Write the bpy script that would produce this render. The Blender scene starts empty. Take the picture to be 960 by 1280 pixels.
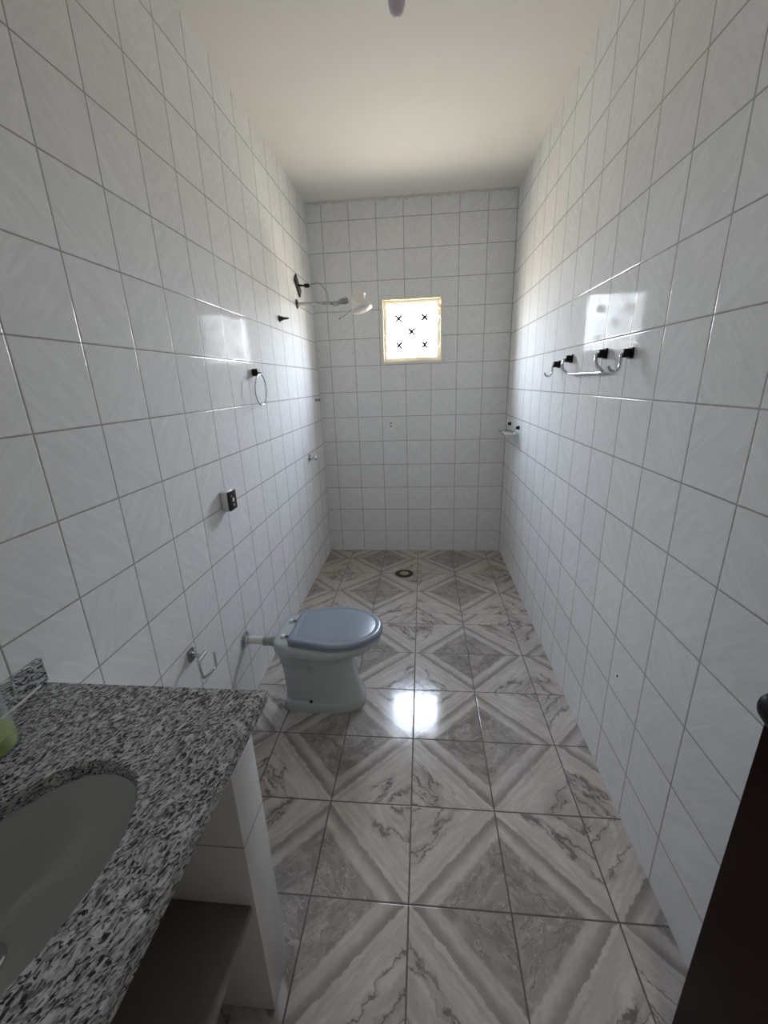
import bpy, bmesh, math, random
from mathutils import Vector, Matrix
random.seed(7)
S = bpy.context.scene
COL = S.collection
W, D, H = 1.5122, 3.4476, 2.715      # room width, far wall, ceiling height
Y0 = -0.12                           # inner face of the wall behind the camera

# ------------------------------------------------------------------ nodes
class V:
    """socket wrapper so that node graphs can be written as expressions"""
    def __init__(s, nt, sock): s.nt, s.k = nt, sock
    def m(s, op, b=None, c=None, clamp=False):
        n = s.nt.nodes.new('ShaderNodeMath'); n.operation = op; n.use_clamp = clamp
        for i, v in enumerate((s, b, c)):
            if v is None: continue
            if isinstance(v, V): s.nt.links.new(v.k, n.inputs[i])
            else: n.inputs[i].default_value = v
        return V(s.nt, n.outputs[0])
    def __add__(s, o): return s.m('ADD', o)
    def __radd__(s, o): return s.m('ADD', o)
    def __sub__(s, o): return s.m('SUBTRACT', o)
    def __rsub__(s, o): return (s * -1) + o
    def __mul__(s, o): return s.m('MULTIPLY', o)
    def __rmul__(s, o): return s.m('MULTIPLY', o)
    def __truediv__(s, o): return s.m('DIVIDE', o)
    def floor(s): return s.m('FLOOR')
    def fract(s): return s.m('FRACT')
    def abs(s): return s.m('ABSOLUTE')
    def min(s, o): return s.m('MINIMUM', o)
    def max(s, o): return s.m('MAXIMUM', o)
    def gt(s, o): return s.m('GREATER_THAN', o)
    def lt(s, o): return s.m('LESS_THAN', o)
    def step(s, a, b):                      # smoothstep a..b -> 0..1
        n = s.nt.nodes.new('ShaderNodeMapRange'); n.interpolation_type = 'SMOOTHSTEP'
        s.nt.links.new(s.k, n.inputs['Value'])
        n.inputs['From Min'].default_value = a; n.inputs['From Max'].default_value = b
        return V(s.nt, n.outputs['Result'])

class Mat:
    def __init__(s, name, rough=.5, metal=0., spec=.5, color=(.8, .8, .8)):
        s.mat = bpy.data.materials.new(name); s.mat.use_nodes = True
        s.nt = s.mat.node_tree; s.nt.nodes.clear()
        s.out = s.nt.nodes.new('ShaderNodeOutputMaterial')
        s.b = s.nt.nodes.new('ShaderNodeBsdfPrincipled')
        s.nt.links.new(s.b.outputs[0], s.out.inputs[0])
        s.b.inputs['Roughness'].default_value = rough
        s.b.inputs['Metallic'].default_value = metal
        s.b.inputs['Specular IOR Level'].default_value = spec
        s.b.inputs['Base Color'].default_value = (*color, 1)
        tc = s.nt.nodes.new('ShaderNodeTexCoord'); s.co = tc.outputs['Object']
        sp = s.nt.nodes.new('ShaderNodeSeparateXYZ'); s.nt.links.new(s.co, sp.inputs[0])
        s.x, s.y, s.z = (V(s.nt, sp.outputs[i]) for i in range(3))
    def vec(s, *a):
        n = s.nt.nodes.new('ShaderNodeCombineXYZ')
        for i, v in enumerate(a):
            if isinstance(v, V): s.nt.links.new(v.k, n.inputs[i])
            else: n.inputs[i].default_value = v
        return n.outputs[0]
    def noise(s, vec=None, scale=5, detail=2, rough=.5, dist=0):
        n = s.nt.nodes.new('ShaderNodeTexNoise')
        s.nt.links.new(vec or s.co, n.inputs['Vector'])
        n.inputs['Scale'].default_value = scale; n.inputs['Detail'].default_value = detail
        n.inputs['Roughness'].default_value = rough; n.inputs['Distortion'].default_value = dist
        return V(s.nt, n.outputs['Fac'])
    def rand(s, *a):
        n = s.nt.nodes.new('ShaderNodeTexWhiteNoise'); n.noise_dimensions = '3D'
        s.nt.links.new(s.vec(*a), n.inputs['Vector'])
        sp = s.nt.nodes.new('ShaderNodeSeparateColor'); s.nt.links.new(n.outputs['Color'], sp.inputs[0])
        return [V(s.nt, sp.outputs[i]) for i in range(3)]
    def voro(s, vec, scale=1, feature='F1', rnd=1.):
        n = s.nt.nodes.new('ShaderNodeTexVoronoi'); n.feature = feature
        s.nt.links.new(vec, n.inputs['Vector']); n.inputs['Scale'].default_value = scale
        n.inputs['Randomness'].default_value = rnd
        sp = s.nt.nodes.new('ShaderNodeSeparateColor')
        s.nt.links.new(n.outputs['Color'], sp.inputs[0]) if feature == 'F1' else None
        return V(s.nt, n.outputs['Distance']), V(s.nt, sp.outputs[0])
    def mix(s, f, a, b):
        n = s.nt.nodes.new('ShaderNodeMix'); n.data_type = 'RGBA'
        def put(i, v):
            if isinstance(v, V): s.nt.links.new(v.k, n.inputs[i])
            elif isinstance(v, tuple): n.inputs[i].default_value = (*v, 1)
            elif isinstance(v, (int, float)): n.inputs[i].default_value = v
            else: s.nt.links.new(v, n.inputs[i])
        put(0, f); put(6, a); put(7, b)
        return n.outputs[2]
    def scale(s, c, f):
        n = s.nt.nodes.new('ShaderNodeVectorMath'); n.operation = 'SCALE'
        s.nt.links.new(c, n.inputs[0])
        if isinstance(f, V): s.nt.links.new(f.k, n.inputs['Scale'])
        else: n.inputs['Scale'].default_value = f
        return n.outputs[0]
    def color(s, c): s.nt.links.new(c, s.b.inputs['Base Color'])
    def rough(s, v): s.nt.links.new(v.k, s.b.inputs['Roughness'])
    def spec(s, v): s.nt.links.new(v.k, s.b.inputs['Specular IOR Level'])
    def bump(s, h, strength=1.):
        n = s.nt.nodes.new('ShaderNodeBump'); n.inputs['Distance'].default_value = 1.
        n.inputs['Strength'].default_value = strength
        s.nt.links.new(h.k, n.inputs['Height']); s.nt.links.new(n.outputs[0], s.b.inputs['Normal'])

def wall_tiles(name, axis, u0, z0, tw=.2, th=.1999, base=(.76, .765, .77)):
    M = Mat(name, .035, 0, .1)
    u = (M.x if axis == 'x' else M.y) - u0
    a, b = u / tw, (M.z - z0) / th
    ia, ib = a.floor(), b.floor()
    fa, fb = a.fract(), b.fract()
    du, dv = fa.min(1 - fa) * tw, fb.min(1 - fb) * th
    wob = M.noise(scale=35, detail=1) * .0012
    d = du.min(dv) + wob
    tile = d.step(.0017, .0034)
    r0, r1, r2 = M.rand(ia, ib, 3.7)
    sg = r0.gt(.5) * 2 - 1                       # streak direction of the glaze
    p = u + (M.z * sg); q = u - (M.z * sg)
    st = M.noise(M.vec(p * 7, q * 30, r1 * 40), 1, 3, .6, .6)
    st2 = M.noise(M.vec(p * 20, q * 90, r1 * 17), 1, 2, .6, .3)
    glaze = M.mix((st * .75 + st2 * .4).step(.38, .8), tuple(c * .945 for c in base), tuple(min(1, c * 1.045) for c in base))
    glaze = M.scale(glaze, r2 * .035 + .985)
    grout = M.mix(M.noise(scale=9, detail=3), (.27, .265, .26), (.44, .435, .42))
    M.color(M.mix(tile, grout, glaze))
    M.rough(tile * (-.685) + .72 + M.noise(scale=6, detail=2) * .05)
    edge = d.step(.0022, .0034) * (1 - d.step(.0042, .0062))
    M.spec(edge * .14 + .0032)
    h = d.step(.0008, .0048) * .0007
    h = h + (r1 - .5) * .005 * (fa * tw) + (r2 - .5) * .005 * (fb * th)
    h = h + M.noise(scale=14, detail=1) * .0002 + M.noise(scale=55, detail=1) * .00003
    M.bump(h)
    return M.mat

def floor_tiles():
    M = Mat('floor_tile', .16, 0, .5)
    s = .2929
    a = (M.x - .795) / s
    sh = M.y.gt(2.384)
    yb = (M.y - 1.6756) / s
    ys = (M.y - 2.677) / s + 1
    b = yb * (1 - sh) + ys * sh
    ia, ib = a.floor(), b.floor()
    fa, fb = a.fract(), b.fract()
    d = fa.min(1 - fa).min(fb.min(1 - fb)) * s + M.noise(scale=30, detail=1) * .001
    tile = d.step(.0021, .0037)
    rr = M.rand(ia, ib, sh * 3 + .5)
    wob = (M.noise(scale=26, detail=3, rough=.6) - .5)
    wob2 = (M.noise(M.vec(M.x, M.y, 7.), scale=60, detail=2) - .5)
    p, q = a + b, a - b
    k, m = (p * .5 + .5).floor(), (q * .5 + .5).floor()
    pp, qq = p - k * 2, q - m * 2
    km = (k - m)
    dark = (km * .5).fract().gt(.25)             # parity of the diamond row
    ap, aq = pp.abs(), qq.abs()
    e0 = 1 - ap.max(aq)
    e = e0 + wob * .10 + wob2 * .05
    sel = ap.gt(aq)
    al = qq * sel + pp * (1 - sel)               # coordinate along the nearest edge
    blot = M.noise(M.vec(e * 4 + rr[0] * 9, al * 2.0, rr[1] * 20), 1, 4, .6, .8)
    fine = M.noise(M.vec(e * 12, al * 1.6, rr[2] * 20), 1, 4, .6, .4)
    MD, DK, VDK = (.31, .275, .252), (.20, .175, .160), (.115, .10, .092)
    light = M.mix(fine.step(.35, .7), (.43, .388, .358), (.54, .495, .462))
    # dark diamond: pale seam, brown stripe, pale stripe, marbled middle
    stripe = e.step(.015, .04) * (1 - e.step(.07, .21))
    dk = M.mix(stripe * (fine.step(.25, .6) * .35 + .5), light, DK)
    grn = M.mix(blot.step(.34, .66), (.175, .153, .142), (.33, .293, .27))
    dk = M.mix(e.step(.26, .33) * .85, dk, grn)
    v1 = M.noise(M.vec(e * 3.2 + 3, al * 1.5, rr[2] * 31), 1, 4, .6, .3)
    scr = (1 - (v1 - .53).abs().step(.002, .012)) * e.step(.30, .36)
    dk = M.mix(scr * .55, dk, (.52, .49, .46))
    v3 = M.noise(M.vec(e * 6 + 8, al * 1.2, rr[0] * 31), 1, 4, .6, .4)
    dk = M.mix((1 - (v3 - .5).abs().step(.003, .014)) * e.step(.30, .40) * .6, dk, VDK)
    # light diamond: broad pale border, grey middle with long dark jagged veins along the edge
    lt = M.mix(((e.step(.02, .04)) * (1 - e.step(.06, .09))) * .3, light, MD)
    lt = M.mix(e.step(.30, .55) * blot.step(.34, .6) * .55, lt, MD)
    v2 = M.noise(M.vec(e * 2.6 + wob * .5, al * .45 + 5, rr[1] * 13), 1, 3, .5, .1)
    vein = (1 - (v2 - .5).abs().step(.003, .017)) * e.step(.22, .32)
    halo = (1 - (v2 - .5).abs().step(.01, .06)) * e.step(.22, .32)
    lt = M.mix(halo * .4, lt, DK)
    lt = M.mix(vein * .8, lt, VDK)
    c = M.mix(dark, lt, dk)
    c = M.mix(M.noise(scale=160, detail=2).step(.62, .75) * .22, c, (.14, .12, .11))
    dirt = M.noise(scale=2.2, detail=5, rough=.65)
    c = M.mix(dirt.step(.45, .8) * .22, c, (.22, .19, .16))
    warm_light = M.y.step(1.9, 2.6) * M.noise(scale=3.1, detail=4).step(.25, .65)  # warmer light towards the shower end, painted into the tile colour
    c = M.mix(warm_light * .22, c, (.46, .37, .29))
    grout = M.mix(M.noise(scale=12, detail=2), (.07, .058, .052), (.19, .165, .15))
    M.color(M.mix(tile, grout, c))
    M.rough(tile * -.60 + .68 + dirt.step(.35, .75) * .12)
    M.spec(tile * .4 + .1)
    h = d.step(.0006, .0045) * .0009 + M.noise(scale=9, detail=2) * .0005 + wob * .00025 \
        + (rr[0] - .5) * .006 * (fa * s) + (rr[1] - .5) * .006 * (fb * s)
    M.bump(h)
    return M.mat

def granite():
    M = Mat('granite', .2, 0, .5)
    ca, sa = math.cos(math.radians(58)), math.sin(math.radians(58))
    w = M.noise(scale=14, detail=2)
    p = M.x * ca + M.y * sa + M.z * .4 + w * .03          # along the grain
    q = M.y * ca - M.x * sa + M.z * .9 + w * .03
    n0 = M.noise(scale=260, detail=2)
    n1 = M.noise(scale=110, detail=1)
    d1, c1 = M.voro(M.vec(p * 62 + n0 * .5, q * 125 + n0 * .8, M.z * 90), 1)
    d2, c2 = M.voro(M.vec(p * 190 + n1, q * 380 + n1 * 2, M.z * 240), 1)
    d3, c3 = M.voro(M.vec(p * 34 + 7 + n0 * .3, q * 74 + n0 * .5, M.z * 60), 1)
    n = M.noise(M.vec(p * 260, q * 520, M.z * 260), 1, 3, .65)
    ground = M.mix((c2 * .75 + n * .35).step(.12, .95), (.014, .014, .015), (.42, .42, .415))
    f1 = c1.gt(.76) * (1 - (d1 + n0 * .25).step(.46, .60))
    f3 = c3.gt(.84) * (1 - (d3 + n0 * .25).step(.44, .56))
    fk = M.mix(n.step(.3, .7), (.42, .42, .41), (.60, .595, .58))
    c = M.mix(f1 * .8, ground, fk)
    c = M.mix(f3 * .9, c, fk)
    c = M.mix((c2.lt(.17)) * .8, c, (.008, .008, .009))
    M.color(c); M.bump(n * .00008)
    return M.mat

def simple(name, color, rough=.5, metal=0., spec=.5, nscale=20, amt=.12, bump=0., coat=0.):
    M = Mat(name, rough, metal, spec)
    n = M.noise(scale=nscale, detail=3)
    M.color(M.mix(n, tuple(c * (1 - amt) for c in color), tuple(min(1, c * (1 + amt)) for c in color)))
    M.rough((n - .5) * .12 + rough)
    if bump: M.bump(n * bump)
    if coat: M.b.inputs['Coat Weight'].default_value = coat; M.b.inputs['Coat Roughness'].default_value = .12
    return M.mat

m_left = wall_tiles('left_wall_tile', 'y', .8269, 1.5724)
m_right = wall_tiles('right_wall_tile', 'y', .9075, 1.3796)
m_back = wall_tiles('back_wall_tile', 'x', -.0918, -.0112)
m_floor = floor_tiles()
m_gran = granite()
m_ceil = simple('ceiling_paint', (.80, .785, .745), .85, nscale=3, amt=.02, bump=.0006)
m_plain = simple('painted_plaster', (.62, .60, .56), .8)
m_chrome = simple('chrome', (.60, .61, .62), .14, 1., amt=.05)
m_dchrome = simple('dull_metal', (.30, .29, .28), .32, 1., amt=.3, nscale=80)
m_black = simple('black_plastic', (.008, .008, .009), .45, spec=.15)
m_rust = simple('rusty_metal', (.045, .04, .037), .7, .4, nscale=90, amt=.6)
m_ceramic = simple('grey_ceramic', (.40, .43, .43), .14, nscale=4, amt=.03)
m_basin = simple('basin_ceramic', (.46, .48, .47), .07, nscale=4, amt=.03)
m_lid = simple('blue_grey_plastic', (.215, .245, .30), .24, nscale=30, amt=.05)
m_pvc = simple('white_plastic', (.68, .67, .64), .35, nscale=10, amt=.05)
m_sleeve = simple('grey_rubber', (.33, .33, .32), .45)
m_cream = simple('chipped_cream_paint', (.80, .74, .60), .55, nscale=60, amt=.12, bump=.002)
m_wood = simple('dark_mahogany', (.014, .0018, .0018), .3, spec=.12, nscale=14, amt=.35)
m_shelf = simple('dark_stone_shelf', (.16, .135, .112), .5, nscale=7, amt=.35)
m_grout = simple('white_grout', (.62, .61, .58), .8)
m_cable = simple('grey_cable', (.18, .17, .165), .6)
m_plug = simple('dark_hole', (.02, .018, .016), .9)

M = Mat('frosted_bulb', .25, 0, .5, (.62, .56, .62)); M.b.inputs['Subsurface Weight'].default_value = .2
M.b.inputs['Subsurface Radius'].default_value = (.02, .02, .02); m_bulb = M.mat
M = Mat('milky_shower_plastic', .3, 0, .5)
M.color(M.mix(M.noise(scale=30, detail=3), (.66, .63, .57), (.86, .85, .82)))
M.b.inputs['Subsurface Weight'].default_value = .3; M.b.inputs['Subsurface Radius'].default_value = (.02, .02, .02)
m_shower = M.mat
M = Mat('clear_bottle_plastic', .12, 0, .5, (.9, .93, .93))
tr_ = M.nt.nodes.new('ShaderNodeBsdfTransparent'); tr_.inputs[0].default_value = (.90, .93, .92, 1)
mx_ = M.nt.nodes.new('ShaderNodeMixShader'); mx_.inputs[0].default_value = .12
M.nt.links.new(tr_.outputs[0], mx_.inputs[1]); M.nt.links.new(M.b.outputs[0], mx_.inputs[2]); M.nt.links.new(mx_.outputs[0], M.out.inputs[0])
m_clear = M.mat
M = Mat('green_soap_liquid', .15, 0, .5)
M.color(M.mix(M.noise(scale=60, detail=2, dist=1.), (.16, .20, .0), (.55, .60, .01)))
m_soap = M.mat

# ribbed translucent window pane
def pane_mat():
    mt = bpy.data.materials.new('ribbed_glass'); mt.use_nodes = True
    M = Mat.__new__(Mat); M.mat = mt; M.nt = mt.node_tree; M.nt.nodes.clear()
    nt = M.nt
    out = nt.nodes.new('ShaderNodeOutputMaterial')
    tc = nt.nodes.new('ShaderNodeTexCoord'); M.co = tc.outputs['Object']
    sp = nt.nodes.new('ShaderNodeSeparateXYZ'); nt.links.new(M.co, sp.inputs[0])
    x, y, z = (V(nt, sp.outputs[i]) for i in range(3))
    rib = ((z * 2 * math.pi / .026) + M.noise(scale=25, detail=2) * 2).m('SINE') * .5 + .5
    blot = M.noise(scale=70, detail=2)
    f = (rib.step(.1, .6) * .55 + .45) * (blot.step(.2, .55) * .4 + .6)
    col = M.mix(f, (.22, .25, .29), (.97, .99, 1.0))
    tr = nt.nodes.new('ShaderNodeBsdfTransparent'); nt.links.new(col, tr.inputs[0])
    gl = nt.nodes.new('ShaderNodeBsdfGlossy'); gl.inputs['Roughness'].default_value = .15
    mx = nt.nodes.new('ShaderNodeMixShader'); mx.inputs[0].default_value = .06
    nt.links.new(tr.outputs[0], mx.inputs[1]); nt.links.new(gl.outputs[0], mx.inputs[2])
    nt.links.new(mx.outputs[0], out.inputs[0])
    return mt
m_pane = pane_mat()

# ------------------------------------------------------------------ mesh helpers
def box(bm, x0, x1, y0, y1, z0, z1, bev=0., seg=2):
    r = bmesh.ops.create_cube(bm, size=1)
    vs = r['verts']
    for v in vs:
        v.co = Vector(((x0 + x1) / 2 + v.co.x * (x1 - x0), (y0 + y1) / 2 + v.co.y * (y1 - y0), (z0 + z1) / 2 + v.co.z * (z1 - z0)))
    if bev:
        es = list({e for v in vs for e in v.link_edges})
        bmesh.ops.bevel(bm, geom=es, offset=bev, segments=seg, profile=.5, affect='EDGES')
    return vs

def rings(bm, R, cap0=True, cap1=True, close=False):
    """skin a list of rings (each a list of points)"""
    vr = [[bm.verts.new(p) for p in r] for r in R]
    n = len(vr[0])
    L = len(vr)
    for i in range(L if close else L - 1):
        A, B = vr[i], vr[(i + 1) % L]
        for j in range(n):
            bm.faces.new((A[j], A[(j + 1) % n], B[(j + 1) % n], B[j]))
    if not close:
        if cap0: bm.faces.new(list(reversed(vr[0])))
        if cap1: bm.faces.new(vr[-1])
    return vr

def smooth_path(pts, n=8):
    P = [Vector(p) for p in pts]
    out = []
    for i in range(len(P) - 1):
        p0 = P[max(i - 1, 0)]; p1 = P[i]; p2 = P[i + 1]; p3 = P[min(i + 2, len(P) - 1)]
        for k in range(n):
            t = k / n
            out.append(.5 * ((2 * p1) + (p2 - p0) * t + (2 * p0 - 5 * p1 + 4 * p2 - p3) * t * t + (3 * p1 - p0 - 3 * p2 + p3) * t ** 3))
    out.append(P[-1])
    return out

def tube(bm, pts, r, n=10, closed=False):
    P = [Vector(p) for p in pts]
    L = len(P)
    R = []
    up = None
    for i in range(L):
        a = P[(i - 1) % L] if (closed or i) else P[0]
        b = P[(i + 1) % L] if (closed or i < L - 1) else P[-1]
        t = (b - a).normalized()
        if up is None:
            up = Vector((0, 0, 1)) if abs(t.z) < .9 else Vector((1, 0, 0))
        s = t.cross(up).normalized(); up = s.cross(t).normalized()
        rr = r[i] if isinstance(r, (list, tuple)) else r
        R.append([P[i] + (s * math.cos(2 * math.pi * k / n) + up * math.sin(2 * math.pi * k / n)) * rr for k in range(n)])
    rings(bm, R, close=closed)

def lathe(bm, prof, origin, axis=(0, 0, 1), n=28):
    """prof: (radius, distance along the axis)"""
    a = Vector(axis).normalized()
    s = a.orthogonal().normalized(); t = a.cross(s)
    o = Vector(origin)
    R = [[o + a * h + (s * math.cos(2 * math.pi * k / n) + t * math.sin(2 * math.pi * k / n)) * max(r, 1e-4) for k in range(n)] for r, h in prof]
    rings(bm, R)

def bm_():
    return bmesh.new()

def obj(name, bm, mat, parent=None, smooth=True, origin=None, angle=40):
    me = bpy.data.meshes.new(name)
    bmesh.ops.recalc_face_normals(bm, faces=bm.faces)
    o = bpy.data.objects.new(name, me)
    off = None
    if parent is not None:
        root = parent
        while root.parent: root = root.parent
        off = Vector(root.location)
    elif origin is not None:
        off = Vector(origin); o.location = off
    if off is not None:
        for v in bm.verts: v.co -= off
    bm.to_mesh(me); bm.free()
    if smooth:
        for p in me.polygons: p.use_smooth = True
        try: me.set_sharp_from_angle(angle=math.radians(angle))
        except Exception: pass
    if mat: me.materials.append(mat)
    COL.objects.link(o)
    if parent is not None: o.parent = parent
    return o

def thing(name, loc, label, cat, group=None):
    o = bpy.data.objects.new(name, None); o.location = loc; o.empty_display_size = .05
    COL.objects.link(o); o['label'] = label; o['category'] = cat
    if group: o['group'] = group
    return o
def tag(o, label, cat, group=None):
    o['label'] = label; o['category'] = cat
    if group: o['group'] = group
    return o
def struct(o, label=None):
    o['kind'] = 'structure'
    if label: o['label'] = label
    return o

# ------------------------------------------------------------------ the room
T = .12
HY = -1.9                                            # end of the passage behind the door
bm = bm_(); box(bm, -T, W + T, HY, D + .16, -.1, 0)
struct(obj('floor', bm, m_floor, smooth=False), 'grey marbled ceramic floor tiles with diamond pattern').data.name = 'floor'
bm = bm_(); box(bm, -T, W + T, HY, D + .16, H, H + .1)
struct(obj('ceiling', bm, m_ceil, smooth=False), 'off-white painted ceiling')
bm = bm_(); box(bm, -T, 0, Y0, D + .16, 0, H)
struct(obj('wall_left', bm, m_left, smooth=False), 'left wall of glossy pale grey tiles')
bm = bm_(); box(bm, W, W + T, Y0, D + .16, 0, H)
struct(obj('wall_right', bm, m_right, smooth=False), 'right wall of glossy pale grey tiles')
# far wall with the window opening
wx0, wx1, wz0, wz1 = .527, .993, 1.598, 2.064
def holed_wall(name, x0, x1, z0, z1, hx0, hx1, hz0, hz1, y0, y1, mat):
    bm = bm_()
    xs, zs = [x0, hx0, hx1, x1], [z0, hz0, hz1, z1]
    if hz0 <= z0: zs = [z0, hz1, z1]
    g = {}
    def v(i, j, y):
        k = (i, j, y)
        if k not in g: g[k] = bm.verts.new((xs[i], y, zs[j]))
        return g[k]
    nz = len(zs) - 1
    hole = (1, 1) if nz == 3 else (1, 0)
    cells = [(i, j) for i in range(3) for j in range(nz) if (i, j) != hole]
    for (i, j) in cells:
        bm.faces.new([v(i, j, y0), v(i + 1, j, y0), v(i + 1, j + 1, y0), v(i, j + 1, y0)])
        bm.faces.new([v(i, j, y1), v(i, j + 1, y1), v(i + 1, j + 1, y1), v(i + 1, j, y1)])
        for (di, dj, e) in ((-1, 0, ((i, j), (i, j + 1))), (1, 0, ((i + 1, j), (i + 1, j + 1))), (0, -1, ((i, j), (i + 1, j))), (0, 1, ((i, j + 1), (i + 1, j + 1)))):
            if (i + di, j + dj) not in cells:
                a, b = e
                bm.faces.new([v(*a, y0), v(*b, y0), v(*b, y1), v(*a, y1)])
    return struct(obj(name, bm, mat, smooth=False))
o = holed_wall('wall_back', 0, W, 0, H, wx0, wx1, wz0, wz1, D, D + .13, m_back)
o['label'] = 'far wall of pale grey tiles around the small window'
dx0, dx1, dz1 = .70, 1.43, 2.10
o = holed_wall('wall_front', 0, W, 0, H, dx0, dx1, 0, dz1, Y0 - .13, Y0, m_plain)
bm = bm_()
box(bm, -T, 0, HY, Y0, 0, H); box(bm, W, W + T, HY, Y0, 0, H); box(bm, -T, W + T, HY - .1, HY, 0, H)
struct(obj('wall_hallway', bm, m_plain, smooth=False))
# door lining
bm = bm_()
box(bm, dx0, dx0 + .03, Y0 - .14, Y0 + .01, 0, dz1, .002); box(bm, dx1 - .0, dx1 + .03, Y0 - .0, Y0 + .012, 0, dz1 + .03, .002)
box(bm, dx0, dx1, Y0 - .14, Y0 + .01, dz1 - .03, dz1, .002)
struct(obj('trim_1', bm, m_wood, smooth=False), 'dark wooden door lining')

# rough mortar line where the tiles meet the ceiling at the far wall
bm = bm_()
N = 60
for yy, dr in ((D, 0),):
    top = []; R = []
    for i in range(N + 1):
        x = W * i / N
        h = .012 + random.random() * .012 + (.012 if random.random() < .15 else 0)
        dpt = .002 + random.random() * .003
        R.append([Vector((x, D + .002, H + .003)), Vector((x, D - dpt, H + .003)), Vector((x, D - dpt, H - h * .6)), Vector((x, D + .002, H - h))])
    rings(bm, R)
struct(obj('trim_2', bm, m_grout), 'rough mortar line under the ceiling')

# ------------------------------------------------------------------ window
win = bpy.data.objects.new('window_1', None); win.location = ((wx0 + wx1) / 2, D, wz0); COL.objects.link(win)
struct(win, 'small square window with chipped cream frame, bright ribbed glass')
def frame_mesh(x0, x1, z0, z1, w, y0, y1, jit=.0015):
    """rectangular frame with slightly uneven painted edges"""
    bm = bm_()
    def loop(x0, x1, z0, z1, n=18):
        P = []
        for (ax, az), (bx, bz) in (((x0, z0), (x1, z0)), ((x1, z0), (x1, z1)), ((x1, z1), (x0, z1)), ((x0, z1), (x0, z0))):
            for i in range(n):
                t = i / n
                j = 0 if i == 0 else random.uniform(-jit, jit)
                P.append((ax + (bx - ax) * t + (j if ax == bx else 0), az + (bz - az) * t + (j if az == bz else 0)))
        return P
    O, I = loop(x0, x1, z0, z1), loop(x0 + w, x1 - w, z0 + w, z1 - w)
    R = [[Vector((p[0], y1, p[1])) for p in O], [Vector((p[0], y0, p[1])) for p in O],
         [Vector((p[0], y0, p[1])) for p in I], [Vector((p[0], y1, p[1])) for p in I]]
    rings(bm, R, close=True)
    return bm
obj('reveal_lining', frame_mesh(wx0 - .002, wx1 + .002, wz0 - .002, wz1 + .002, .016, D - .006, D + .12, .002), m_cream, win, angle=30)
obj('window_frame', frame_mesh(wx0 + .014, wx1 - .014, wz0 + .014, wz1 - .014, .017, D + .018, D + .045, .0022), m_cream, win, angle=30)
obj('inner_frame', frame_mesh(wx0 + .030, wx1 - .030, wz0 + .030, wz1 - .030, .010, D + .030, D + .050, .0018), m_cream, win, angle=30)
bm = bm_(); box(bm, wx0 + .036, wx1 - .036, D + .040, D + .044, wz0 + .036, wz1 - .036)
obj('window_pane', bm, m_pane, win, smooth=False)
for cx, cz in ((.658, 1.924), (.860, 1.926), (.758, 1.827), (.657, 1.730), (.859, 1.728)):
    bm = bm_()
    for s in (-1, 1):
        h = .034
        vs = box(bm, -h, h, D + .033, D + .039, -.0088, .0088)
        bmesh.ops.rotate(bm, verts=vs, cent=(0, D, 0), matrix=Matrix.Rotation(math.radians(45 * s), 3, 'Y'))
        bmesh.ops.translate(bm, verts=vs, vec=(cx, 0, cz))
    obj('cross_clip', bm, m_cable, win)
bm = bm_(); box(bm, .755, .845, D + .026, D + .034, wz0 + .043, wz0 + .05, .002)
obj('window_latch', bm, m_sleeve, win)

# ------------------------------------------------------------------ door leaf, opened against the right wall
door = bpy.data.objects.new('door_1', None); door.location = (1.445, Y0 + .02, .008); COL.objects.link(door)
struct(door, 'dark mahogany door leaf opened beside the right wall')
E0 = Vector((1.445, Y0 + .02, 0)); E1 = Vector((1.382, .575, 0))   # hinge and free edge
dd = (E1 - E0).normalized(); dn = Vector((-dd.y, dd.x, 0))          # dn points into the room (-x)
def dpt(u, n, z): return E0 + dd * u + dn * n + Vector((0, 0, z))
DL = (E1 - E0).length
def dbox(bm, u0, u1, n0, n1, z0, z1, bev=.002):
    r = box(bm, u0, u1, n0, n1, z0, z1, 0)
    if bev: bmesh.ops.bevel(bm, geom=list({e for v in r for e in v.link_edges}), offset=bev, segments=2, affect='EDGES')
def dplace(bm):
    for v in bm.verts:
        p = dpt(v.co.x, v.co.y, v.co.z); v.co = p
bm = bm_(); dbox(bm, 0, DL, -.032, 0, .01, 2.05); dplace(bm); obj('door_panel', bm, m_wood, door, smooth=True, angle=30)
bm = bm_(); dbox(bm, DL - .075, DL - .035, 0, .004, .84, 1.08, .003); dplace(bm)
pl = obj('lock_plate', bm, m_rust, door)
bm = bm_(); tube(bm, [dpt(DL - .055, .002, .885), dpt(DL - .055, .006, .885)], .007, 12); obj('keyhole', bm, m_chrome, pl)
bm = bm_()
tube(bm, smooth_path([dpt(DL - .05, .0, .975), dpt(DL - .05, .03, .975), dpt(DL - .045, .048, .975), dpt(DL - .06, .056, .973), dpt(DL - .13, .058, .968), dpt(DL - .165, .056, .966)], 6),
     [.011] * 6 + [.011] * 6 + [.013] * 6 + [.0135] * 6 + [.012] * 6 + [.009], 14)
for v in bm.verts: v.co.z = .990 + (v.co.z - .973) * 1.5
obj('door_handle', bm, m_black, door)
for hz in (.25, 1.75):
    bm = bm_(); tube(bm, [E0 + Vector((0, -.006, hz)), E0 + Vector((0, -.006, hz + .08))], .006, 10); obj('hinge', bm, m_dchrome, door)

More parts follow.
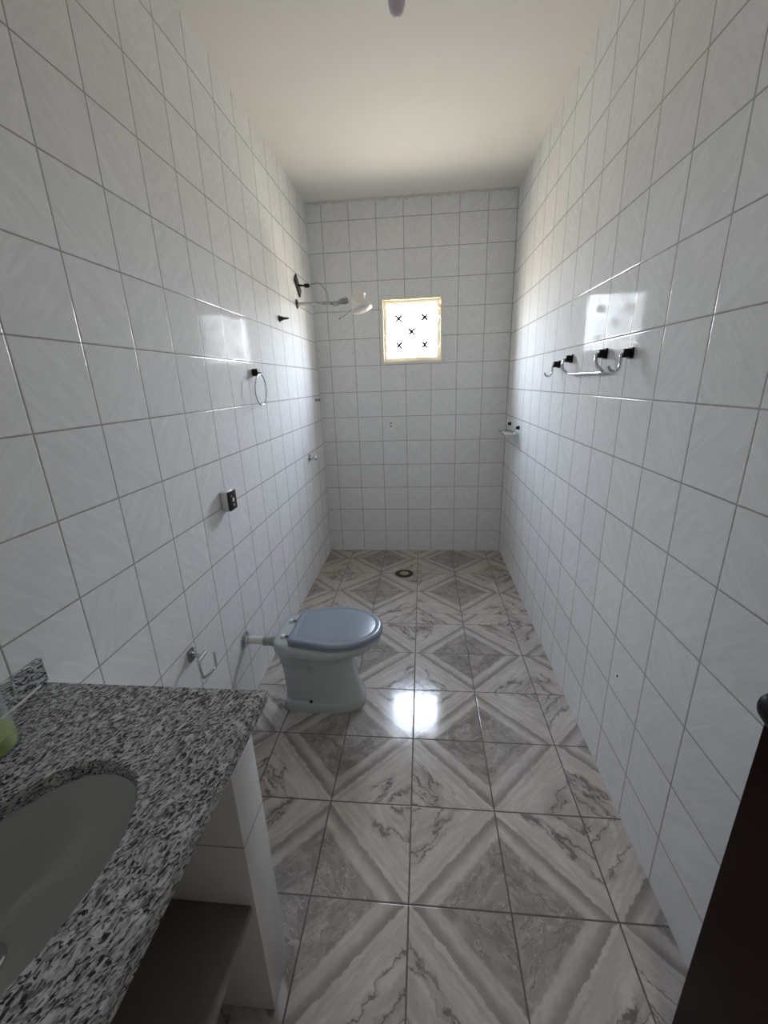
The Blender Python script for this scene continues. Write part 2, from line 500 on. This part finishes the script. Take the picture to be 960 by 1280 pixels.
# ------------------------------------------------------------------ washbasin counter
CT = .85; TH = .028
ecx, ecy, ea, eb, eang = .287, .310, .186, .1245, math.radians(8.7)
def ell(sc_a=1., sc_b=1., z=CT, n=96, ox=0, oy=0, add=0.):
    P = []
    for k in range(n):
        t = 2 * math.pi * k / n
        ca, sa = math.cos(t), math.sin(t)
        ex = .92
        u = math.copysign(abs(ca) ** ex, ca) * (ea * sc_a + add); v = math.copysign(abs(sa) ** ex, sa) * (eb * sc_b + add)
        # major axis runs nearly along y
        P.append(Vector((ecx + ox + u * math.sin(eang) + v * math.cos(eang), ecy + oy + u * math.cos(eang) - v * math.sin(eang), z)))
    return P
def slab_with_hole(x0, x1, y0, y1, z0, z1):
    bm = bm_()
    E = ell()
    def rectpt(p):
        d = p - Vector((ecx, ecy, p.z)); s = 1e9
        for v, lo, hi, c in ((d.x, x0, x1, ecx), (d.y, y0, y1, ecy)):
            if v > 1e-9: s = min(s, (hi - c) / v)
            elif v < -1e-9: s = min(s, (lo - c) / v)
        return Vector((ecx + d.x * s, ecy + d.y * s, p.z))
    O = [rectpt(p) for p in E]
    for c in ((x0, y0), (x0, y1), (x1, y0), (x1, y1)):      # pull the nearest point onto each corner
        k = min(range(len(O)), key=lambda i: (O[i].x - c[0]) ** 2 + (O[i].y - c[1]) ** 2)
        O[k] = Vector((c[0], c[1], CT))
    def at(P, z): return [Vector((p.x, p.y, z)) for p in P]
    def inset(P, d):
        return [Vector((min(max(p.x, x0 + d), x1 - d), min(max(p.y, y0 + d), y1 - d), p.z)) for p in P]
    Eo = [p + (p - Vector((ecx, ecy, p.z))).normalized() * .003 for p in E]
    R = [at(inset(O, .0025), z1), at(O, z1 - .0025), at(O, z0), at(E, z0), at(E, z1 - .004), at(Eo, z1)]
    rings(bm, R, close=True)
    return bm
top = thing('granite_countertop', (.256, .28, CT - TH), 'speckled grey granite worktop with an oval basin cut-out', 'countertop')
obj('countertop_slab', slab_with_hole(0.001, .513, Y0 + .001, .680, CT - TH, CT), m_gran, top, angle=35)
bm = bm_(); box(bm, .0005, .014, Y0 + .002, .685, CT, CT + .057, .0015)
obj('backsplash', bm, m_gran, top)['label'] = 'low dark granite upstand against the left wall'
bm = bm_()
tube(bm, smooth_path([(.018, Y0 + .01, CT + .0005), (.017, .3, CT + .0005), (.018, .56, CT + .001), (.016, .64, CT + .0015), (.008, .678, CT + .002), (.002, .688, CT + .002)], 6), .0028, 8)
obj('sealant_bead', bm, m_grout, top)

bas = thing('washbasin', (ecx, ecy, CT - TH - .15), 'grey oval ceramic basin sunk under the granite worktop', 'sink')
bm = bm_()
zt = CT - TH - .0005
prof_in = [(1.0, 0.0), (.995, .012), (.97, .035), (.92, .065), (.82, .10), (.66, .128), (.45, .143), (.25, .149), (.12, .151)]
R = []
sh = lambda f: ((1 - f) * -.088, 0)      # the bottom drifts towards the wall
for f, d in prof_in:
    ox, oy = sh(f); R.append(ell(f * 1.02, f * 1.02, zt - d, ox=ox, oy=oy))
Ro = []
for f, d in reversed(prof_in):
    ox, oy = sh(f); Ro.append(ell(f * 1.02, f * 1.02, zt - d - (.012 if f < .9 else .004), ox=ox, oy=oy, add=.012))
lip = ell(1.02, 1.02, zt, add=.022)
rings(bm, R[::-1] + [lip, ell(1.02, 1.02, zt - .01, add=.022)] + Ro[::-1], cap0=True, cap1=True)
obj('bowl', bm, m_basin, bas, angle=50)
bm = bm_()
dx, dy = ecx - .080, ecy
lathe(bm, [(.0, 0), (.014, .0), (.016, .002), (.024, .003), (.028, .001), (.028, -.003), (0, -.003)], (dx, dy, zt - .1485), (0, 0, 1), 32)
dr = obj('drain', bm, m_chrome, bas)
bm = bm_()
for k in range(6):
    a = k * math.pi / 3
    lathe(bm, [(0, 0), (.0025, 0), (.0025, .0008), (0, .0008)], (dx + .009 * math.cos(a), dy + .009 * math.sin(a), zt - .1483), (0, 0, 1), 10)
obj('drain_holes', bm, m_plug, dr)

# tiled support and shelf below the worktop
bm = bm_(); box(bm, .001, .477, .560, .660, 0, CT - TH - .0005, .0015)
sup = obj('tiled_support', bm, None, smooth=True, origin=(.24, .61, 0))
M = Mat('white_support_tile', .16, 0, .35)
b = (M.z - .56) / .6; fb = b.fract(); du = fb.min(1 - fb) * .6
g = du.step(.0012, .0024)
streak = M.noise(M.vec(M.x * 9, M.y * 9 + M.z * 22, M.z * 5), 1, 3)
M.color(M.mix(g, (.30, .29, .28), M.mix(streak, (.64, .65, .65), (.72, .725, .73))))
M.bump(du.step(.0006, .004) * .0006)
sup.data.materials.append(M.mat)
tag(sup, 'narrow wall clad in pale tiles holding up the granite worktop', 'support')
bm = bm_(); box(bm, .001, .468, Y0 + .001, .5595, .365, .385, .0015)
tag(obj('shelf', bm, m_shelf, origin=(.23, .2, .365)), 'dark brown stone shelf under the worktop', 'shelf')

# soap bottle
bt = thing('soap_bottle', (.070, .500, CT), 'clear plastic bottle with green-yellow soap at the bottom, by the wall', 'bottle')
bm = bm_()
R0 = .045
lathe(bm, [(0, 0), (R0 * .8, 0), (R0 * .96, .003), (R0, .012), (R0 * .985, .06), (R0 * .93, .10), (R0 * .86, .13), (R0 * .6, .155), (.016, .17), (.014, .19),
           (.012, .19), (.014, .169), (R0 * .57, .153), (R0 * .83, .128), (R0 * .90, .10), (R0 * .955, .06), (R0 * .97, .013), (R0 * .92, .004), (R0 * .78, .002), (0, .002)],
      (.070, .500, CT + .0005), (0, 0, 1), 40)
obj('bottle_body', bm, m_clear, bt)
bm = bm_()
lathe(bm, [(0, .0025), (R0 * .78, .0025), (R0 * .9, .005), (R0 * .95, .014), (R0 * .95, .032), (0, .032)], (.070, .500, CT + .0005), (0, 0, 1), 40)
obj('liquid_soap', bm, m_soap, bt)
bm = bm_()
lathe(bm, [(0, .186), (.018, .186), (.018, .205), (.006, .208), (.005, .23), (.012, .231), (.012, .24), (0, .242)], (.070, .500, CT + .0005), (0, 0, 1), 20)
tube(bm, [(.07, .5, CT + .238), (.10, .49, CT + .238), (.112, .486, CT + .232)], .004, 8)
obj('pump_cap', bm, m_pvc, bt)

# ------------------------------------------------------------------ toilet
TY = 1.600
toi = thing('toilet', (.38, TY, 0), 'grey ceramic toilet with blue-grey lid facing away from the left wall', 'toilet')
def tring(z, xb, xf, hw, back=.62, nb=4.5, nf=2.15, n=64, rec=0., split=.45):
    """outline: squarish narrow back, rounded front"""
    P = []
    xm = xb + (xf - xb) * split
    for k in range(n):
        t = 2 * math.pi * k / n
        c, s = math.cos(t), math.sin(t)
        if c >= 0:
            x = xm + (xf - xm) * abs(c) ** (2 / nf); y = hw * math.copysign(abs(s) ** (2 / nf), s)
        else:
            x = xm - (xm - xb) * abs(c) ** (2 / nb)
            f = (xm - x) / (xm - xb)
            hwl = hw * (1 - (1 - back) * (3 * f * f - 2 * f ** 3))
            y = hwl * math.copysign(abs(s) ** (2 / nb), s)
        if rec and x < xb + .155 :
            y = math.copysign(max(abs(y) - rec, 0), y) if abs(y) > .04 else y
        P.append(Vector((x, TY + y, z)))
    return P
bm = bm_()
rr = [tring(0.0, .190, .562, .100, .98, 6, 2.8), tring(.012, .188, .565, .102, .98, 6, 2.8), tring(.040, .190, .563, .101, .98, 6, 2.8),
      tring(.048, .193, .558, .099, .98, 6, 2.7), tring(.053, .195, .554, .098, .98, 6, 2.6, rec=.014),
      tring(.12, .193, .535, .098, .98, 6, 2.5, rec=.014), tring(.19, .190, .515, .098, .98, 6, 2.4, rec=.013),
      tring(.245, .187, .506, .100, .98, 6, 2.3, rec=.012), tring(.255, .186, .507, .102, .97, 6, 2.3), tring(.285, .185, .512, .104, .97, 6, 2.3),
      tring(.305, .183, .535, .112, .96, 6, 2.25), tring(.318, .179, .575, .134, .90, 6, 2.2), tring(.328, .176, .612, .156, .82, 6, 2.15), tring(.338, .174, .634, .169, .78, 6, 2.1),
      tring(.350, .173, .645, .176, .76, 6, 2.1), tring(.365, .173, .649, .178, .75, 6, 2.1), tring(.376, .175, .648, .177, .75, 6, 2.1),
      tring(.381, .179, .644, .173, .75, 6, 2.1), tring(.382, .20, .62, .15, .78, 6, 2.1)]
rings(bm, rr)
bowl = obj('toilet_bowl', bm, m_ceramic, toi, angle=50)
# seat and lid
def lring(z, ins=0., xb=.250, xf=.657, hw=.167):
    return tring(z, xb + ins, xf - ins, hw - ins, back=.80, nb=14, nf=2.08, split=.46)
bm = bm_(); rings(bm, [lring(.383, .004), lring(.384, .001), lring(.389, 0), lring(.394, .001), lring(.395, .004)])
obj('toilet_seat', bm, m_lid, toi, angle=50)
bm = bm_()
rings(bm, [lring(.3965, .004), lring(.3975, .0005), lring(.402, 0), lring(.407, .003), lring(.4105, .008), lring(.4115, .013), lring(.4112, .026), lring(.4095, .029),
           lring(.4100, .034), lring(.4115, .06), lring(.4125, .10)])
obj('toilet_lid', bm, m_lid, toi, angle=60)
for s in (-1, 1):
    bm = bm_()
    lathe(bm, [(.0, .0), (.012, 0), (.012, .004), (.009, .009), (0, .010)], (.215, TY + s * .062, .3815), (0, 0, 1), 20)
    hb = obj('hinge_cap', bm, m_pvc, toi)
    bm = bm_()
    tube(bm, [(.247, TY + s * .062 - .014, .390), (.247, TY + s * .062 + .014, .390)], .0055, 12)
    box(bm, .224, .25, TY + s * .062 - .005, TY + s * .062 + .005, .3835, .391, .002)
    obj('hinge_barrel', bm, m_lid, hb)
for s in (-1, 1):
    bm = bm_(); lathe(bm, [(0, 0), (.008, 0), (.008, .006), (.004, .011), (0, .011)], (.322, TY + s * .090, .0525), (0, 0, 1), 14)
    obj('floor_bolt', bm, m_plug, toi)
# flush pipe into the back of the bowl
bm = bm_()
tube(bm, [(.004, TY, .318), (.10, TY, .315)], .0185, 24)
fp = obj('flush_pipe', bm, m_pvc, toi); fp['label'] = 'white flush pipe coming out of the tiled wall'
bm = bm_()
lathe(bm, [(.0, .0), (.038, 0), (.038, .004), (.033, .008), (.024, .010), (.023, .022), (.019, .022)], (.0005, TY, .318), (1, 0, 0), 32)
obj('wall_flange', bm, m_chrome, fp)
bm = bm_()
lathe(bm, [(.0, .0), (.021, 0), (.024, .004), (.024, .012), (.021, .015), (.0215, .03), (.025, .05), (.026, .09), (0, .09)], (.092, TY, .3155), (1, 0, -.03), 32)
obj('rubber_sleeve', bm, m_sleeve, fp)

# ------------------------------------------------------------------ floor drain
fd = thing('floor_drain', (.690, 2.967, 0), 'small round rusty drain in the floor below the window', 'drain')
bm = bm_(); lathe(bm, [(0.0, .0), (.070, 0), (.071, .0015), (.066, .003), (.046, .003), (.044, .0012), (0, .0012)], (.690, 2.967, .0002), (0, 0, 1), 40)
obj('drain_ring', bm, simple('corroded_brass', (.055, .038, .025), .5, .5, nscale=60, amt=.5), fd)
bm = bm_(); lathe(bm, [(0.0, .001), (.036, .001), (.037, .0025), (.03, .0035), (0, .0040)], (.690, 2.967, .001), (0, 0, 1), 36)
obj('drain_cover', bm, simple('worn_steel', (.36, .32, .27), .5, .6, nscale=60, amt=.3), fd)

# ------------------------------------------------------------------ fittings on the left wall
# towel ring
tr = thing('towel_ring', (0, 2.085, 1.52), 'chrome towel ring hanging on the left wall from a dark mount', 'towel ring')
bm = bm_(); box(bm, .0005, .030, 2.070, 2.104, 1.506, 1.540, .006, 3); mt = obj('mount', bm, m_black, tr)
bm = bm_(); tube(bm, [(.025, 2.087, 1.520), (.042, 2.087, 1.516)], .008, 14); obj('eye', bm, m_dchrome, mt)
bm = bm_()
pts = []
for k in range(56):
    a = 2 * math.pi * k / 56
    pts.append((.040 - .006 * (1 - math.cos(a)) / 2 , 2.075 + .073 * math.sin(a), 1.440 + .073 * math.cos(a)))
tube(bm, pts, .0033, 10, closed=True); obj('ring', bm, m_chrome, tr)
# electrical box
eb_ = thing('socket_box', (0, 1.60, 1.0), 'white switch box with open black front on the left wall', 'electrical box')
bm = bm_(); box(bm, .0005, .036, 1.572, 1.638, .958, 1.046, .008, 3); obj('box_body', bm, simple('chrome_white_box', (.62, .63, .63), .25), eb_)
bm = bm_(); box(bm, .028, .0425, 1.574, 1.637, .961, 1.042, .002, 3); fr = obj('front_module', bm, simple('gloss_black', (.008, .008, .01), .1), eb_)
bm = bm_(); box(bm, .042, .0445, 1.598, 1.612, .996, 1.012, .001); obj('terminal', bm, m_pvc, fr)
bm = bm_(); box(bm, .042, .044, 1.600, 1.614, .976, .986, .001); obj('terminal', bm, m_sleeve, fr)
bm = bm_(); lathe(bm, [(0, 0), (.004, 0), (.003, .002), (0, .002)], (.0423, 1.592, 1.022), (1, 0, 0), 12); obj('screw', bm, m_chrome, fr)
# paper holder
tp = thing('paper_holder', (0, 1.19, .52), 'chrome toilet paper holder low on the left wall beside the worktop', 'paper holder')
bm = bm_(); box(bm, .0005, .010, 1.174, 1.206, .515, .562, .003); mt = obj('mount', bm, m_dchrome, tp)
bm = bm_(); tube(bm, [(.006, 1.188, .545), (.058, 1.165, .552)], .0075, 14); obj('post', bm, m_chrome, mt)
bm = bm_(); tube(bm, [(.060, 1.140, .550), (.060, 1.190, .553)], .0075, 14); obj('crossbar', bm, m_chrome, mt)
bm = bm_()
tube(bm, smooth_path([(.060, 1.143, .550), (.060, 1.141, .530), (.060, 1.146, .492), (.060, 1.150, .476), (.060, 1.160, .469), (.060, 1.195, .460), (.060, 1.227, .452), (.060, 1.236, .456), (.060, 1.239, .470), (.060, 1.240, .513)], 5), .0048, 12)
obj('rod', bm, m_chrome, tp)
# shower: arm, head, cable plate
sw = thing('shower_head', (0, 2.99, 1.97), 'old milky plastic shower head on a pipe from the left wall', 'shower')
bm = bm_(); lathe(bm, [(0, 0), (.030, 0), (.029, .004), (.014, .008), (.013, .010)], (.0005, 2.99, 1.978), (1, 0, 0), 28); fl = obj('flange', bm, m_rust, sw)
bm = bm_(); tube(bm, [(.003, 2.99, 1.978), (.335, 2.99, 1.972)], .0105, 18); obj('shower_arm', bm, simple('scratched_aluminium', (.42, .41, .40), .28, .9, nscale=50, amt=.2), sw)
bm = bm_(); tube(bm, [(.290, 2.99, 1.978), (.315, 2.99, 1.981), (.335, 2.99, 1.983), (.362, 2.99, 1.986)], [.013, .019, .019, .016], 16); obj('arm_collar', bm, m_dchrome, sw)
ax = Vector((.28, -.12, -.95)).normalized()
o0 = Vector((.415, 2.985, 2.012))
bm = bm_()
lathe(bm, [(0, 0), (.036, .0), (.044, .006), (.048, .02), (.046, .036), (.052, .050), (.062, .062), (.068, .075), (.069, .086), (.064, .096), (.05, .104), (.03, .108), (0, .109)], o0, ax, 40)
for v in bm.verts:
    c = (v.co - o0); v.co = o0 + c + Vector((.006 * math.sin(c.z * 60), 0, 0))
hd = obj('head_body', bm, m_shower, sw)
bm = bm_(); lathe(bm, [(.066, .088), (.071, .089), (.0715, .095), (.066, .097)], o0, ax, 40); obj('rim', bm, m_pvc, hd)
bm = bm_(); tube(bm, [(.350, 2.99, 1.985), (.40, 2.988, 1.985)], .017, 16); obj('inlet', bm, m_shower, hd)
bm = bm_(); lathe(bm, [(0, 0), (.022, 0), (.024, .008), (0, .010)], o0 + Vector((.03, 0, .004)), (.1, 0, 1), 20); obj('cap', bm, m_shower, hd)
bm = bm_(); tube(bm, smooth_path([(.375, 2.97, 1.925), (.345, 2.97, 1.902), (.315, 2.97, 1.885), (.293, 2.965, 1.870)], 5), .0022, 8)
lathe(bm, [(0, 0), (.006, .0), (.006, .012), (0, .014)], (.297, 2.966, 1.878), (-.4, 0, -1), 12); obj('pull_cord', bm, m_dchrome, sw)

pb = thing('cable_plate', (0, 3.033, 2.096), 'tilted rusty cable plate with a dark cable stub above the shower pipe', 'electrical plate')
bm = bm_(); box(bm, .0, .010, -.031, .031, -.066, .066, .003)
rot = Matrix.Rotation(math.radians(48), 4, 'X')
for v in bm.verts:
    v.co = rot @ v.co
    v.co += Vector((.0015, 3.033, 2.096))
pt = obj('plate', bm, m_rust, pb)
for s in (-1, 1):
    q = rot @ Vector((0, 0, .052 * s)); bm = bm_(); lathe(bm, [(0, 0), (.005, 0), (.004, .003), (0, .003)], (.011, 3.033 + q.y, 2.096 + q.z), (1, 0, 0), 10); obj('screw', bm, m_dchrome, pt)
bm = bm_(); tube(bm, [(.009, 3.02, 2.096), (.045, 3.005, 2.090), (.060, 3.0, 2.0875), (.061, 3.0, 2.0875), (.088, 3.0, 2.086), (.094, 3.0, 2.086)], [.008, .006, .006, .0125, .0125, .009], 14); obj('cable_stub', bm, m_black, pb)
bm = bm_(); tube(bm, smooth_path([(.09, 3.0, 2.087), (.125, 3.0, 2.098), (.16, 3.0, 2.098), (.19, 2.998, 2.068), (.213, 2.994, 2.03), (.218, 2.99, 1.992), (.235, 2.984, 1.966), (.27, 2.984, 1.955), (.30, 2.984, 1.968)], 6), .0021, 8); obj('wire', bm, m_cable, pb)
# valve stubs
vs = thing('valve_stub', (0, 2.59, 1.835), 'bare dark tap spindle high on the left wall, before the shower pipe', 'valve')
bm = bm_(); lathe(bm, [(0, 0), (.019, 0), (.018, .004), (.013, .007), (.0115, .02), (.0075, .024), (.006, .045), (.003, .058), (0, .059)], (.0005, 2.59, 1.835), (1, 0, 0), 20); obj('spindle', bm, m_rust, vs)
tv = thing('chrome_tap', (0, 2.965, .94), 'small chrome shower tap on the left wall below the shower', 'tap')
bm = bm_(); lathe(bm, [(0, 0), (.030, 0), (.029, .004), (.018, .010), (.014, .014), (.013, .036)], (.0005, 2.965, .94), (1, 0, 0), 28); obj('escutcheon', bm, m_chrome, tv)
bm = bm_(); lathe(bm, [(0, .034), (.017, .034), (.021, .040), (.021, .052), (.015, .060), (0, .062)], (.0005, 2.965, .94), (1, 0, 0), 8)
obj('knob', bm, m_chrome, tv, angle=20)
bm = bm_(); lathe(bm, [(0, 0), (.013, 0), (.012, .004), (.007, .006), (.007, .024), (.010, .025), (.010, .038), (0, .04)], (.0005, 3.285, 1.342), (1, 0, 0), 18)
tag(obj('wall_hook', bm, m_dchrome, origin=(0, 3.285, 1.342)), 'tiny metal hook on the left wall near the far corner', 'hook')
# two screw plugs in the far wall
for z, l in ((1.134, 'upper of two small dark screw holes in the far wall'), (1.108, 'lower of two small dark screw holes in the far wall')):
    bm = bm_(); lathe(bm, [(0, 0), (.0058, 0), (.0062, .002), (.0035, .0035), (0, .002)], (.578, D - .0003, z), (0, -1, 0), 14)
    tag(obj('wall_plug', bm, m_plug, origin=(.578, D, z)), l, 'wall plug', 'screw plugs in the far wall')
bm = bm_(); lathe(bm, [(0, 0), (.004, 0), (.004, .0015), (0, .001)], (W - .0003, 1.254, .456), (-1, 0, 0), 12)
tag(obj('wall_plug', bm, m_plug, origin=(W, 1.254, .456)), 'single dark screw hole low in the right wall', 'wall plug')

# ------------------------------------------------------------------ fittings on the right wall
def knob(bm, y, z, s=.017, d=.030):
    box(bm, W - .008, W - .0005, y - s, y + s, z - s, z + s, .003)
    box(bm, W - d, W - .007, y - s * .8, y + s * .8, z - s * .8, z + s * .8, .005, 3)
def robe_hook(y, z, label):
    r = thing('robe_hook', (W, y, z), label, 'hook', 'robe hooks on the right wall')
    bm = bm_(); knob(bm, y, z); obj('mount', bm, m_black, r)
    bm = bm_()
    tube(bm, smooth_path([(W - .022, y, z + .001), (W - .032, y, z - .006), (W - .032, y, z - .034), (W - .037, y, z - .049), (W - .047, y, z - .055), (W - .060, y, z - .050), (W - .068, y, z - .038)], 5), .0045, 12)
    obj('hook_arm', bm, m_chrome, r)
robe_hook(2.215, 1.513, 'chrome robe hook left of the towel rail, farthest from the door')
robe_hook(1.478, 1.520, 'chrome robe hook right of the towel rail, nearest the door')
rl = thing('towel_rail', (W, 1.86, 1.53), 'short chrome towel rail on two black mounts between the robe hooks', 'towel rail')
ya, yb2, zr = 2.040, 1.678, 1.530
for y in (ya, yb2):
    bm = bm_(); knob(bm, y, zr, .018, .028); obj('mount', bm, m_black, rl)
bm = bm_()
k = [(W - .020, ya, zr + .002), (W - .034, ya, zr - .004), (W - .038, ya, zr - .03), (W - .028, ya - .004, zr - .052), (W - .016, ya - .02, zr - .063), (W - .014, ya - .05, zr - .066)]
k2 = [(W - .014, 1.69, zr - .066), (W - .015, 1.648, zr - .065), (W - .022, 1.640, zr - .058), (W - .034, 1.660, zr - .042), (W - .036, 1.672, zr - .02), (W - .032, yb2, zr - .002), (W - .020, yb2, zr + .002)]
tube(bm, smooth_path(k, 5) + smooth_path(k2, 5), .0052, 12)
obj('rail_bar', bm, m_chrome, rl)
sd = thing('soap_shelf', (W, 3.12, 1.12), 'small wire soap shelf on the right wall in the far corner', 'soap shelf')
for y in (3.262, 2.975):
    bm = bm_(); knob(bm, y, 1.125, .013, .024); mt = obj('mount', bm, m_black, sd)
    bm = bm_(); tube(bm, smooth_path([(W - .02, y, 1.125), (W - .03, y, 1.115), (W - .03, y, 1.09), (W - .04, y, 1.080)], 5), .004, 10); obj('bracket', bm, m_chrome, mt)
bm = bm_()
P = []
for cx, cy, a0 in ((W - .022, 2.985, -math.pi / 2), (W - .022, 3.252, 0), (W - .078, 3.252, math.pi / 2), (W - .078, 2.985, math.pi)):
    for i in range(7):
        a = a0 + i / 6 * math.pi / 2
        P.append((cx + .018 * math.cos(a), cy + .018 * math.sin(a), 1.078))
tube(bm, P, .0042, 10, closed=True)
obj('tray_rim', bm, m_chrome, sd)
bm = bm_()
lathe(bm, [(0, 0), (.4, 0), (.4, .003), (0, .003)], (0, 0, 0), (0, 0, 1), 4)
bm.clear(); box(bm, W - .090, W - .010, 2.975, 3.262, 1.072, 1.077, .002)
obj('tray', bm, simple('smoky_glass_tray', (.45, .46, .46), .15), sd)

# ------------------------------------------------------------------ bulb
lb = thing('light_bulb', (.765, 1.72, H), 'unlit frosted bulb in a socket on the ceiling', 'light bulb')
bm = bm_(); lathe(bm, [(0, 0), (.045, 0), (.046, -.006), (.03, -.012), (.021, -.016), (.020, -.045), (.018, -.048), (0, -.048)], (.765, 1.72, H - .0005), (0, 0, 1), 30); obj('socket', bm, m_pvc, lb)
bm = bm_()
pr = [(0, -.046), (.0135, -.046), (.0135, -.062), (.016, -.070), (.022, -.084), (.0265, -.098), (.0275, -.112), (.0262, -.124), (.0225, -.136), (.016, -.145), (.008, -.150), (.0, -.1515)]
lathe(bm, pr, (.765, 1.72, H), (0, 0, 1), 36); obj('glass_bulb', bm, m_bulb, lb)

# ------------------------------------------------------------------ camera
cam = bpy.data.cameras.new('camera'); co = bpy.data.objects.new('camera', cam); COL.objects.link(co)
cam.sensor_fit = 'HORIZONTAL'; cam.sensor_width = 36; cam.lens = 36 * 512.7858 / 960
cam.clip_start = .02
co.location = (.8417, 0, 1.4542); co.rotation_euler = (1.2655, .0324, .0896)
S.camera = co

# ------------------------------------------------------------------ daylight: sky and sunlit ground outside the window
wd = bpy.data.worlds.new('daylight'); S.world = wd; wd.use_nodes = True
nt = wd.node_tree; nt.nodes.clear()
tc = nt.nodes.new('ShaderNodeTexCoord'); sp = nt.nodes.new('ShaderNodeSeparateXYZ'); nt.links.new(tc.outputs['Generated'], sp.inputs[0])
rp = nt.nodes.new('ShaderNodeValToRGB')
mr = nt.nodes.new('ShaderNodeMapRange'); nt.links.new(sp.outputs['Z'], mr.inputs['Value']); mr.inputs['From Min'].default_value = -1; mr.inputs['From Max'].default_value = 1
nt.links.new(mr.outputs[0], rp.inputs[0])
els = rp.color_ramp.elements
els[0].position = 0; els[0].color = (.78, .66, .51, 1)
els[1].position = 1; els[1].color = (1.3, 1.5, 1.9, 1)
for p, c in ((.46, (.84, .72, .57)), (.51, (1.3, 1.3, 1.3)), (.65, (1.5, 1.6, 1.75))):
    e = els.new(p); e.color = (*c, 1)
bg = nt.nodes.new('ShaderNodeBackground'); bg.inputs['Strength'].default_value = 78.0
nt.links.new(rp.outputs[0], bg.inputs[0])
wo = nt.nodes.new('ShaderNodeOutputWorld'); nt.links.new(bg.outputs[0], wo.inputs[0])
# portal guides daylight sampling through the window opening
la = bpy.data.lights.new('window_portal', 'AREA'); la.shape = 'RECTANGLE'; la.size = wx1 - wx0; la.size_y = wz1 - wz0
la.cycles.is_portal = True
lo = bpy.data.objects.new('window_portal', la); COL.objects.link(lo)
lo.location = ((wx0 + wx1) / 2, D + .135, (wz0 + wz1) / 2); lo.rotation_euler = (-math.pi / 2, 0, 0)
# fill light added in the unseen hallway, lifts the room from behind the camera
lh = bpy.data.lights.new('hallway_fill', 'AREA'); lh.shape = 'DISK'; lh.size = .35; lh.energy = 13; lh.color = (1, .95, .9)
lo = bpy.data.objects.new('hallway_fill', lh); COL.objects.link(lo); lo.location = (.9, -1.1, H - .02)

S.view_settings.view_transform = 'Standard'; S.view_settings.look = 'None'; S.view_settings.exposure = .05; S.view_settings.gamma = 1
S.view_settings.use_curve_mapping = False
S.cycles.max_bounces = 14; S.cycles.diffuse_bounces = 10; S.cycles.glossy_bounces = 6; S.cycles.transmission_bounces = 8
S.cycles.caustics_reflective = False; S.cycles.caustics_refractive = False
S.cycles.sample_clamp_indirect = 6
S.cycles.use_denoising = True
